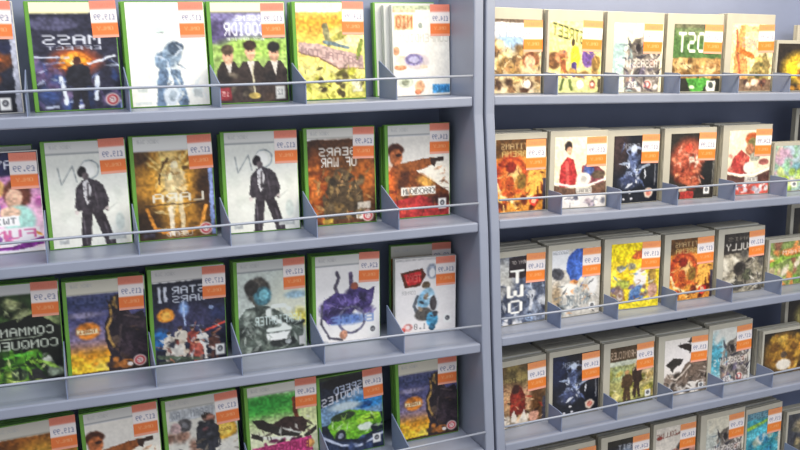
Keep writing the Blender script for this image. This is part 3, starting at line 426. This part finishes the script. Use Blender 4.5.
def c_teal(a):
    a.r(-.1, -.1, 1.1, 1.1, '#3c98a4').r(0, 0, 1, .14, '#4c7484').t('SURF', .08, .62, .02, .12, '#8cc4d4', .6).l([(.05, .3), (.6, .2)], .09, '#8cb83c').e(.5, .4, .3, .14, '#54bccc', soft=.7).e(.45, .55, .2, .1, '#dcd8cc', soft=.5).b(20, 0, 1, .4, 1, .06, .14, ['#2c7c94', '#64bcc8', '#3c8cb0', '#a4b4a0'], 381, .6).r(.93, .0, 1, 1, '#e0d8c4')
def c_ds_gold(a):
    a.r(-.1, -.1, 1.1, 1.1, '#2c241c').e(.5, .5, .35, .3, '#d8b02c', soft=.6).e(.4, .55, .17, .17, '#ecd428').b(12, .2, 1, .4, .95, .05, .12, ['#e8b850', '#c08830', '#f0d878', '#8a5c24'], 391, .7)
def c_ds_pastel(a):
    a.r(-.1, -.1, 1.1, 1.1, '#9cb8b0').b(40, 0, 1, 0, .6, .06, .14, ['#7cacb8', '#c8a4b8', '#94c49c', '#b8c8d4', '#d8b0a0'], 401, .7).b(20, 0, 1, .5, 1, .06, .13, ['#e0b0a0', '#f0e0d0', '#a4c454', '#c8d884'], 402, .75).l([(.0, .8), (.3, .72)], .12, '#b4cc4c').badge(.5, .86, 1)
def c_ds_farm(a):
    a.r(-.1, -.1, 1.1, 1.1, '#7c8c4c').b(40, 0, 1, 0, 1, .06, .14, ['#6c9c3c', '#c8b48c', '#d88c4c', '#a4b464', '#8a5c44', '#e8dcc4'], 411, .75).l([(.05, .5), (.4, .34), (.9, .32)], .1, '#88ac3c').e(.5, .25, .25, .08, '#dc7c3c', soft=.5).t('FARM', .3, .75, .2, .3, '#f0e8d0', .8)
def c_ds_amber(a):
    a.r(-.1, -.1, 1.1, 1.1, '#1e1812').e(.5, .5, .45, .45, '#a07428', soft=.5).b(30, .1, .95, .1, .95, .06, .14, ['#b88c30', '#8a5c20', '#d8ac48', '#6c4818'], 421, .75).e(.5, .55, .08, .08, '#5c4c3c').e(.5, .78, .18, .13, '#ece4d4', soft=.3).e(.95, .4, .1, .15, '#e8a030')
def c_ds_olive(a):
    a.r(-.1, -.1, 1.1, 1.1, '#241e18').e(.45, .35, .25, .22, '#8a8048', soft=.6).e(.6, .65, .2, .14, '#d8c884', soft=.5).b(10, .2, 1, .3, .9, .05, .1, ['#6c6434', '#b0a460', '#3c3424'], 431, .7)
def c_ds_beige(a):
    a.r(-.1, -.1, 1.1, 1.1, '#3a3c44').e(.6, .3, .4, .2, '#c8b488', soft=.6).b(8, .1, .9, .1, .9, .06, .12, ['#a4946c', '#5c5848'], 441, .7)
def c_sticker_only(a):
    a.r(-.1, -.1, 1.1, 1.1, '#6a6460').b(20, 0, 1, .1, 1, .06, .14, ['#8a807a', '#4c4844', '#a89c90'], 451, .7)

def a_sticker(a, price, warm):
    a.r(-.1, -.1, 1.1, 1.1, '#f3eae6').r(-.1, -.1, 1.1, .24, '#ee9a5e' if warm else '#ea8a72', .05).t('PREOWNED', .1, .9, .08, .18, '#d9745c', .5)  # warm: right-bay bands have the lamp's yellow cast put into their ink
    a.t('£' + price, .14, .9, .36, .52, '#7d82a0', .95).r(-.1, .6, 1.1, .93, '#f0842e' if warm else '#ee7c3c', .04).t('ONLY', .2, .8, .69, .8, '#f7bf8c', .7).r(-.1, .92, 1.1, 1.1, '#f2a890')

# ------------------------------------------------------------------ geometry helpers
def link(o, parent=None):
    COL.objects.link(o)
    if parent: o.parent = parent
    return o

def obj(name, bm, m, parent=None, bevel=0., smooth=False):
    me = bpy.data.meshes.new(name); bmesh.ops.recalc_face_normals(bm, faces=bm.faces); bm.to_mesh(me); bm.free()
    me.materials.append(m)
    o = link(bpy.data.objects.new(name, me), parent)
    if smooth:
        for p in me.polygons: p.use_smooth = True
    if bevel:
        b = o.modifiers.new('bevel', 'BEVEL'); b.width = bevel; b.segments = 2; b.limit_method = 'ANGLE'
    return o

def box(bm, x0, x1, y0, y1, z0, z1):
    v = [bm.verts.new(p) for p in ((x0,y0,z0),(x1,y0,z0),(x1,y1,z0),(x0,y1,z0),(x0,y0,z1),(x1,y0,z1),(x1,y1,z1),(x0,y1,z1))]
    for f in ((3,2,1,0),(4,5,6,7),(0,1,5,4),(1,2,6,5),(2,3,7,6),(3,0,4,7)): bm.faces.new([v[i] for i in f])
    return v

def prism_x(bm, poly, x0, x1):
    """a y-z outline pushed along x"""
    a = [bm.verts.new((x0, y, z)) for y, z in poly]; b = [bm.verts.new((x1, y, z)) for y, z in poly]
    bm.faces.new(a); bm.faces.new(b[::-1]); n = len(poly)
    for i in range(n): bm.faces.new((a[i], b[i], b[(i+1) % n], a[(i+1) % n]))

def tube(bm, pts, r, n=8):
    rings = []
    for i, p in enumerate(pts):
        p = Vector(p); d = (Vector(pts[min(i+1, len(pts)-1)]) - Vector(pts[max(i-1, 0)])).normalized()
        s = d.cross(Vector((0, .3, 1))).normalized(); t = d.cross(s)
        rings.append([bm.verts.new(p + r * (math.cos(k*2*math.pi/n) * s + math.sin(k*2*math.pi/n) * t)) for k in range(n)])
    for a, b in zip(rings, rings[1:]):
        for k in range(n): bm.faces.new((a[k], a[(k+1) % n], b[(k+1) % n], b[k]))
    bm.faces.new(rings[0][::-1]); bm.faces.new(rings[-1])

def printed(name, ink, x0, x1, z0, z1, y, m, parent):
    """a sheet of print on the front of a case, with the inks stored per vertex"""
    h, w = ink.shape[:2]
    X, Z = np.meshgrid(np.linspace(x0, x1, w), np.linspace(z1, z0, h))
    co = np.stack([X, np.full_like(X, y), Z], -1).reshape(-1, 3)
    i = np.arange(h * w).reshape(h, w)
    q = np.stack([i[:-1, :-1], i[1:, :-1], i[1:, 1:], i[:-1, 1:]], -1).reshape(-1, 4)
    me = bpy.data.meshes.new(name); me.from_pydata(co.tolist(), [], q.tolist()); me.update()
    at = me.color_attributes.new('ink', 'FLOAT_COLOR', 'POINT')
    at.data.foreach_set('color', np.concatenate([ink.reshape(-1, 3), np.ones((h * w, 1))], 1).astype(np.float32).ravel())
    me.materials.append(m)
    return link(bpy.data.objects.new(name, me), parent)

# ------------------------------------------------------------------ the two shelving bays
ZL = [(.0078, .0159), (-.2359, -.2385), (-.4743, -.4946), (-.7362, -.724), (-.968, -.955)]     # shelf underside at x=-1 and x=0
ZR = [(.0168, -.0011), (-.2368, -.2499), (-.4885, -.4926), (-.7223, -.7236), (-.9513, -.9509)] # at x=0 and x=.8
YK = [0., -.0263, -.0407, -.0614, -.08]                                                         # front edge of each shelf
TH, BACKY, FLOOR = .02, .165, -1.32
def shelf_z(bay, k, x):
    if bay == 'L':
        a, b = ZL[k]; return b + (b - a) * x
    a, b = ZR[k]; return a + (b - a) * x / .8
def slope(bay, k):
    return ZL[k][1] - ZL[k][0] if bay == 'L' else (ZR[k][1] - ZR[k][0]) / .8

def unit(bay, x0, x1, label, plates):
    root = link(bpy.data.objects.new('shelving_unit', None)); root.location = ((x0 + x1) / 2, .08, FLOOR)
    root['label'] = label; root['category'] = 'shelving unit'; root['group'] = 'display shelving bays'
    off = Vector(root.location)
    def part(name, bm, m, parent=root, **k):
        if parent is root: bmesh.ops.translate(bm, verts=bm.verts, vec=-off)
        return obj(name, bm, m, parent, **k)
    # sides: the front edge slopes with the shelf fronts
    prof = [(-.004, .4), (-.004, .0)] + [(YK[k] - .004, -.24 * k) for k in range(1, 5)] + [(-.1, FLOOR), (BACKY + .012, FLOOR), (BACKY + .012, .4)]
    for a, b in ((x0 - .021, x0), (x1, x1 + .021)):
        bm = bmesh.new(); prism_x(bm, prof, a, b); part('side_panel', bm, M['paint'], bevel=.003)
    bm = bmesh.new(); box(bm, x0, x1, BACKY, BACKY + .01, FLOOR + .02, .398); part('back_panel', bm, M['back'])
    bm = bmesh.new(); box(bm, x0 + .001, x1 - .001, -.07, -.055, FLOOR, -1.14); part('kick_plate', bm, M['paint'])
    for k in range(5):
        za, zb = shelf_z(bay, k, x0), shelf_z(bay, k, x1)
        bm = bmesh.new(); v = box(bm, x0 + .0005, x1 - .0005, YK[k], BACKY - .0005, 0, TH)
        for q in v: q.co.z += za if q.co.x < (x0 + x1) / 2 else zb
        s = part('shelf', bm, M['paint'], bevel=.003)
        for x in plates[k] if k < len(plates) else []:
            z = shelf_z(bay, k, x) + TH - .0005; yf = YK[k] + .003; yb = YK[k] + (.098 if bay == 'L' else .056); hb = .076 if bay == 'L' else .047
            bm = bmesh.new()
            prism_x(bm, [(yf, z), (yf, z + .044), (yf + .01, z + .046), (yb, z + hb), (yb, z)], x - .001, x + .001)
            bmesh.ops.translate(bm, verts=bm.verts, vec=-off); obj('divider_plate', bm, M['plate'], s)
        bm = bmesh.new(); pts = []
        for i in range(9):
            x = x0 + (x1 - x0) * i / 8; pts.append((x, YK[k] + .001, shelf_z(bay, k, x) + TH + .0405 + .0012 * math.sin(i * 1.9 + k)))
        tube(bm, pts, .0024); bmesh.ops.translate(bm, verts=bm.verts, vec=-off); obj('wire_rail', bm, M['wire'], s, smooth=True)
    return root

# ------------------------------------------------------------------ game cases
SHELL = {}
def shell_mesh(W, H, D, kind):
    """two clamped halves with a groove between them, lip at the opening edge and a thumb notch"""
    key = (round(W, 3), round(H, 3), round(D, 3), kind)
    if key in SHELL: return SHELL[key]
    bm = bmesh.new(); g = D * .5
    box(bm, 0, W, 0, g - .0007, 0, H); box(bm, 0, W, g + .0007, D, 0, H)
    box(bm, .0012, W - .0004, g - .0012, g + .0012, .0012, H - .0012)
    box(bm, -.0006, .0012, g - .004, g + .004, H * .42, H * .56)
    me = bpy.data.meshes.new('case_shell'); bmesh.ops.recalc_face_normals(bm, faces=bm.faces); bm.to_mesh(me); bm.free()
    me.materials.append(M[kind]); SHELL[key] = me
    return me

def add_shell(root, W, H, D, kind):
    o = link(bpy.data.objects.new('case_shell', shell_mesh(W, H, D, kind)), root)
    b = o.modifiers.new('bevel', 'BEVEL'); b.width = .0011; b.segments = 2; b.limit_method = 'ANGLE'
    return o

PRICES = ['14.99', '9.99', '19.99', '17.99', '12.99', '24.99']
STICK = {}
def sticker_ink(k, warm):
    if (k, warm) not in STICK:
        a = Art(30, 44); a.now = True; a_sticker(a, PRICES[k], warm); STICK[k, warm] = a.out()
    return STICK[k, warm]
INK = {}
AMP = dict(c_suit=.006, c_three_coats=.007, c_console_white=.006, c_skater=.007, c_football=.008, c_football_flip=.008, c_visor=.009, c_pistol=.008, c_green_car=.009, c_purple=.009, c_sunset=.009, c_street=.01, c_party=.009)
def cover_ink(fn, w, h):
    key = (fn, w, h)
    if key not in INK:
        a = Art(w, h); fn(a); a.ragged(AMP.get(fn.__name__, .014), sum(map(ord, fn.__name__)), .24); INK[key] = a.out()
    return INK[key]

count = 0
def game_case(bay, row, x, y, yaw, W, H, kind, fn, label, group, lift=0., sticker=True, D=.0145, ml=0., mt=0., lean=.017, st=None):
    """W x H is the printed cover; ml / mt is the clear margin of the case left of and above it"""
    global count; count += 1
    sl = slope(bay, row)
    root = link(bpy.data.objects.new('game_case', None))
    root.location = (x, y, shelf_z(bay, row, x) + TH + .0006 + lift)
    root.rotation_euler = (-lean, -math.atan(sl), yaw)
    root['label'] = label; root['category'] = 'video game'; root['group'] = group
    sh = add_shell(root, W + ml, H + mt, D, kind)
    sh.location.x = -ml
    big = bay == 'L'
    i0, i1 = (.0006, .0014) if kind == 'green' else (.0012, .0012)
    nw, nh = (70, 98) if big else (58, 74)
    if H < .13: nw, nh = 56, 52
    printed('cover', cover_ink(fn, nw, nh), i0, W - i1, .002, H - .0022, -.0004, M['ink'], root)
    if sticker:
        sw, shh = (.0445, .064) if big else (.049, .066)
        if st: sw, shh = st
        R = random.Random(count)
        dx, dz = R.uniform(-.003, .003), R.uniform(-.003, .002)
        o = printed('price_sticker', sticker_ink(count % 6, not big), -sw / 2, sw / 2, -shh, 0, 0, M['label'], root)
        o.location = (W - sw / 2 - .001 + dx, -.001, H - .001 + dz); o.rotation_euler.y = R.uniform(-.03, .03)
    return root

def spare(bay, row, x, y, yaw, W, H, kind, label, group, lift=0., lean=.017, D=.0145):
    root = link(bpy.data.objects.new('game_case', None))
    root.location = (x, y, shelf_z(bay, row, x) + TH + .0006 + lift)
    root.rotation_euler = (-lean, -math.atan(slope(bay, row)), yaw)
    root['label'] = label; root['category'] = 'video game'; root['group'] = group
    add_shell(root, W, H, D, kind)
    bm = bmesh.new(); box(bm, .0045, W - .0015, -.0004, 0, .002, H - .002); obj('cover', bm, M['card'], root)
    return root

ROWN = ['top', 'second', 'third', 'fourth', 'lowest']
# bay, row, x, yaw, W, H, kind, art, look (short, unique)
G = [
('L',0,-.9975,.001,.1389,.1911,'white',c_navy_orange,'dark cover with an orange streak, cut by the left edge of the top shelf'),
('L',0,-.8340,-.013,.1423,.1911,'green',c_fireball,'navy cover with an orange fireball behind a dark armoured figure'),
('L',0,-.6752,-.020,.1413,.1911,'green',c_white_runner,'bright white cover with a blurred blue-grey runner'),
('L',0,-.5232,-.032,.1421,.1911,'green',c_three_coats,'green cover showing three people in dark coats'),
('L',0,-.3597,-.016,.1399,.1911,'green',c_desert_banner,'yellow desert cover crossed by a pale torn banner'),
('L',0,-.1575,.0,.1280,.1855,'white',c_console_white,'white cover with scattered orange and purple pictures'),
('L',1,-.9832,.036,.1390,.1813,'white',c_party,'pink and purple cover with a red-haired girl'),
('L',1,-.8324,.022,.1366,.1952,'green',c_suit,'white cover with a standing dark suit, left of the golden burst'),
('L',1,-.6837,.003,.1433,.1979,'green',c_gold_burst,'brown cover with a pale figure in a golden burst'),
('L',1,-.5179,-.037,.1417,.1984,'green',c_suit,'white cover with a standing dark suit, right of the golden burst'),
('L',1,-.3554,-.037,.1412,.1980,'green',c_gear,'brown cover with a hulking soldier and orange edges'),
('L',1,-.1840,-.022,.1393,.1977,'green',c_pistol,'man aiming a pistol beside the second shelf\'s right end panel'),
('L',2,-.9730,-.010,.1389,.1890,'green',c_tank,'black and green cover with green war machines'),
('L',2,-.8233,.017,.1383,.1840,'green',c_sunset,'orange sunset cover beside the black and green cover'),
('L',2,-.6737,.032,.1375,.1928,'green',c_night_crowd,'night-blue cover with a crowd of small figures'),
('L',2,-.5131,.028,.1392,.1935,'green',c_visor,'pale cover with a soldier wearing a blue visor'),
('L',2,-.3550,-.005,.1399,.1914,'green',c_purple,'white cover with a purple winged swirl'),
('L',2,-.1802,-.043,.1391,.1696,'white',c_skater,'shorter white cover with a red logo and blue figure'),
('L',3,-.9631,.013,.1389,.1930,'green',c_gold_glow,'golden glowing cover at the bottom left corner'),
('L',3,-.8097,.031,.1346,.1905,'green',c_pistol,'man aiming a pistol on the bottom left shelf'),
('L',3,-.6626,-.001,.1362,.1888,'green',c_walker,'pale rubble cover with a dark walking figure and gold badge'),
('L',3,-.5048,-.019,.1408,.1868,'green',c_wreck,'green cover with a wrecked car above a pink band'),
('L',3,-.3555,.022,.1385,.1805,'green',c_green_car,'navy cover with a lime green racing car'),
('L',3,-.1808,-.020,.1385,.1806,'green',c_sunset,'orange sunset cover beside the lime green car cover'),
('R',0,.0456,.073,.1267,.1577,'clear',c_soldiers,'sandy cover with crowded soldiers next to the centre post'),
('R',0,.1835,-.060,.1312,.1567,'clear',c_street,'yellow cover with street players under dark slanted lettering'),
('R',0,.3492,-.065,.1311,.1567,'clear',c_hood,'cream cover with a hooded figure on the top shelf'),
('R',0,.5147,-.108,.1323,.1572,'clear',c_island,'green cover with large white four-letter title'),
('R',0,.6872,-.015,.1294,.1619,'clear',c_tower,'pale gold cover with a leaning orange tower'),
('R',1,.0422,.011,.1272,.1601,'clear',c_red_swirl,'fiery red swirl cover touching the centre post'),
('R',1,.1872,-.082,.1312,.1611,'clear',c_football,'cream cover with two footballers, one in red'),
('R',1,.3424,.015,.1285,.1582,'clear',c_lightning,'black cover with a silver figure, on the second shelf'),
('R',1,.5010,-.038,.1300,.1584,'clear',c_mask,'dark cover with a round red-orange face'),
('R',1,.6743,-.040,.1295,.1604,'clear',c_football_flip,'cream cover with one orange-haired footballer, red base'),
('R',2,.0412,.039,.1263,.1569,'clear',c_two,'grey-blue cover with big white letters stacked downward'),
('R',2,.1790,.009,.1304,.1599,'clear',c_blue_swoosh,'grey cover with a tall bright blue swoosh'),
('R',2,.3368,-.080,.1310,.1601,'clear',c_yellow,'bright yellow cover with a blue and white figure'),
('R',2,.5061,-.021,.1293,.1553,'clear',c_red_swirl,'fiery red swirl cover beside the bright yellow cover'),
('R',2,.6674,-.009,.1279,.1539,'clear',c_school,'black and white collage cover with a dark title'),
('R',3,.0378,.061,.1254,.1480,'clear',c_redfigure,'brown cover with a dark red figure between pale forms'),
('R',3,.1744,.024,.1286,.1516,'clear',c_lightning_blue,'black cover with a blue figure, on the fourth shelf'),
('R',3,.3298,.007,.1282,.1498,'clear',c_field,'olive field cover with two walking figures'),
('R',3,.4863,-.018,.1302,.1455,'clear',c_birds,'white and brown cover with black flying birds'),
('R',3,.6305,.013,.1290,.1525,'clear',c_hood_teal,'grey hooded figure cover with a teal left edge'),
('R',4,.1560,.01,.1300,.1540,'clear',c_sticker_only,'grey cover showing only its sticker at the bottom edge'),
('R',4,.3183,.015,.1302,.1547,'clear',c_darkbox,'black cover cut by the bottom edge of the photo'),
('R',4,.4586,.021,.1302,.1594,'clear',c_cream_car,'cream car cover cut by the bottom edge of the photo'),
('R',4,.6127,.008,.1302,.1564,'clear',c_hood_grey,'grey hooded figure cover on the lowest shelf'),
('R',4,.7410,.123,.1281,.1454,'clear',c_teal,'teal sea cover with a green streak, lowest shelf'),
]
SMALL = [  # landscape handheld cases at the right end
(0,.8350,c_ds_gold,'dark cover with a yellow figure, cut at right of the top shelf'),
(1,.8250,c_ds_pastel,'pastel patchwork cover at the right end of the second shelf'),
(2,.8180,c_ds_farm,'green and orange farm cover at the right end of the third shelf'),
(3,.8000,c_ds_amber,'amber cover with a white patch at right of the fourth shelf'),
(4,.8850,c_ds_beige,'dark beige-topped cover in the bottom right corner'),
]

plates = {'L': [], 'R': []}
for bay in 'LR':
    for k in range(5):
        row = sorted([(g[2], g[2] + g[4]) for g in G if g[0] == bay and g[1] == k] + ([(s[1], s[1] + .137) for s in SMALL if s[0] == k] if bay == 'R' else []))
        plates[bay].append([(a[1] + b[0]) / 2 - (.003 if bay == 'L' else .006) for a, b in zip(row, row[1:])])
TX = (.946, .936, .932, .917)
unit('L', -1.56, -.028, 'blue-grey display shelving bay on the left, with green game cases', plates['L'])
unit('R', .0195, 1.3, 'blue-grey display shelving bay right of the centre post, with grey game cases', plates['R'])

YB = {'L': .1033, 'R': .0614}
rnd = random.Random(5)
for bay, row, x, yaw, W, H, kind, fn, look in G:
    y = YB[bay] + YK[row]
    noun = {'green': 'green game case', 'white': 'white game case', 'clear': 'grey game case'}[kind]
    if bay == 'L':
        front = game_case(bay, row, x, y, yaw, W, H, kind, fn, look, 'games along the left bay', ml=.0065 if kind == 'green' else .001)
        if row == 2 and kind == 'white':   # a taller copy shows above it
            game_case(bay, row, x + .002, y + .032, yaw, .139, .192, 'green', c_gold_glow, 'taller game with pale top and sticker, behind the red logo cover', 'spare games behind the left bay fronts', lift=.0)
            continue
        if row == 0 and kind == 'white':   # a mixed stack stepping out to the left
            if fn is c_console_white:
                spare(bay, row, x - .012, y + .0165, 0, .128, .186, 'white', 'white spare right behind the scattered orange and purple pictures', 'spare games behind the left bay fronts')
                spare(bay, row, x - .029, y + .033, 0, .138, .192, 'green', 'bright green spare at the back of the top shelf\'s right end', 'spare games behind the left bay fronts')
                continue
        spare(bay, row, x - rnd.uniform(.006, .0085), y + .0195 + (.004 if kind == 'white' else 0), yaw, W, min(H, .192) + (.008 if kind == 'white' else 0), 'green', 'spare game behind the ' + look.split(',')[0], 'spare games behind the left bay fronts')
    else:
        ends = [g[2] + g[4] * math.cos(g[3]) for g in G if g[0] == 'R' and g[1] == row and g[2] < x]
        if row == 4 and x > .3: W -= .006
        if row == 4 and x > .7: x += .003; yaw = .04
        mt = .021 if row == 0 else .011
        ml = min(.017, max(.004, x - max([.021] + ends) - (.0035 if ends else .0045) - .004 * (abs(yaw) > .04)))
        game_case(bay, row, x, y, yaw, W, H, kind, fn, look, 'games along the right bay', ml=ml, mt=mt)
        for j, nm in enumerate(('first', 'second', 'third', 'rearmost')):
            spare(bay, row, x - ml + .0015 + rnd.uniform(0, .001), y + .0192 + .0156 * j + max(0, W * math.sin(yaw * .7)), yaw * .3, W + ml - .003, H + mt + rnd.uniform(-.001, .002), 'clear',
                  nm + ' spare behind ' + look, 'spare games behind the right bay fronts')
for row, x, fn, look in SMALL:
    y = .062 + YK[row]
    game_case('R', row, x, y, -.02, .137, .118, 'clear', fn, look, 'small landscape games at the right end', sticker=False, ml=.004, mt=.006)
    spare('R', row, x - .005, y + .02, -.02, .141, .124, 'clear', 'spare small game behind ' + look.split(',')[0].replace(' at the right end', '').replace(' at right', ''), 'spare games behind the right bay fronts')

for row, x, look in ((0, TX[0], 'pale edge of a tall game at the right end of the top shelf'), (1, TX[1], 'tall grey game behind the pastel patchwork cover'),
                     (2, TX[2], 'tall grey game behind the green and orange farm cover'), (3, TX[3], 'dark olive cover behind the amber cover at the right edge')):
    game_case('R', row, x + .009, .062 + YK[row] + .0475, -.02, .128, .15 if row == 0 else .19, 'clear', c_ds_olive, look, 'tall games behind the small ones', sticker=False, ml=.009, mt=.014)

# ------------------------------------------------------------------ room
def struct(name, bm, m):
    o = obj(name, bm, m); o['kind'] = 'structure'; return o
bm = bmesh.new(); box(bm, -4, 4, -4, BACKY + .03, FLOOR - .05, FLOOR); struct('floor', bm, M['floor'])
bm = bmesh.new(); box(bm, -4, 4, BACKY + .03, BACKY + .13, FLOOR, 1.5); struct('wall_back', bm, M['wall'])

# ------------------------------------------------------------------ light: shop ceiling panels and a spot near the bays
def area(name, loc, target, sx, sy, e, col):
    l = bpy.data.lights.new(name, 'AREA'); l.shape = 'RECTANGLE'; l.size = sx; l.size_y = sy; l.energy = e; l.color = col
    o = link(bpy.data.objects.new(name, l)); o.location = loc
    o.rotation_euler = (Vector(target) - Vector(loc)).to_track_quat('-Z', 'Y').to_euler()
    return o
area('ceiling_light', (-.3, -1.0, 1.35), (-.3, -.15, -.3), 2.6, .6, 32, (1, .98, .95))
area('ceiling_light', (.9, -2.6, 1.35), (.3, 0, -.5), 2.4, .6, 26, (.96, .98, 1))
area('spot_light', (.42, -.42, .72), (.42, .05, .12), .8, .12, 11, (1, .81, .5))
w = bpy.data.worlds.new('shop'); sc.world = w; w.use_nodes = True
w.node_tree.nodes['Background'].inputs['Color'].default_value = (.86, .9, 1, 1)
w.node_tree.nodes['Background'].inputs['Strength'].default_value = .66

# ------------------------------------------------------------------ camera
cam = bpy.data.cameras.new('camera'); co = link(bpy.data.objects.new('camera', cam)); sc.camera = co
yw, pt, rl = math.radians(21.7527), math.radians(11.5672), math.radians(-.8968)
f = Vector((math.sin(yw) * math.cos(pt), math.cos(yw) * math.cos(pt), -math.sin(pt)))
r = Vector((math.cos(yw), -math.sin(yw), 0)); u = r.cross(f)
r2 = r * math.cos(rl) + u * math.sin(rl); u2 = -r * math.sin(rl) + u * math.cos(rl)
co.matrix_world = Matrix(((r2.x, u2.x, -f.x, -.78669), (r2.y, u2.y, -f.y, -1.49337), (r2.z, u2.z, -f.z, .11575), (0, 0, 0, 1)))
cam.sensor_width = 36; cam.lens = 36 * 820 / 800; cam.clip_start = .01

vs = sc.view_settings
sc.display_settings.display_device = 'sRGB'
vs.view_transform = 'Standard'; vs.look = 'None'; vs.gamma = 1; vs.use_curve_mapping = False; vs.exposure = 0.0
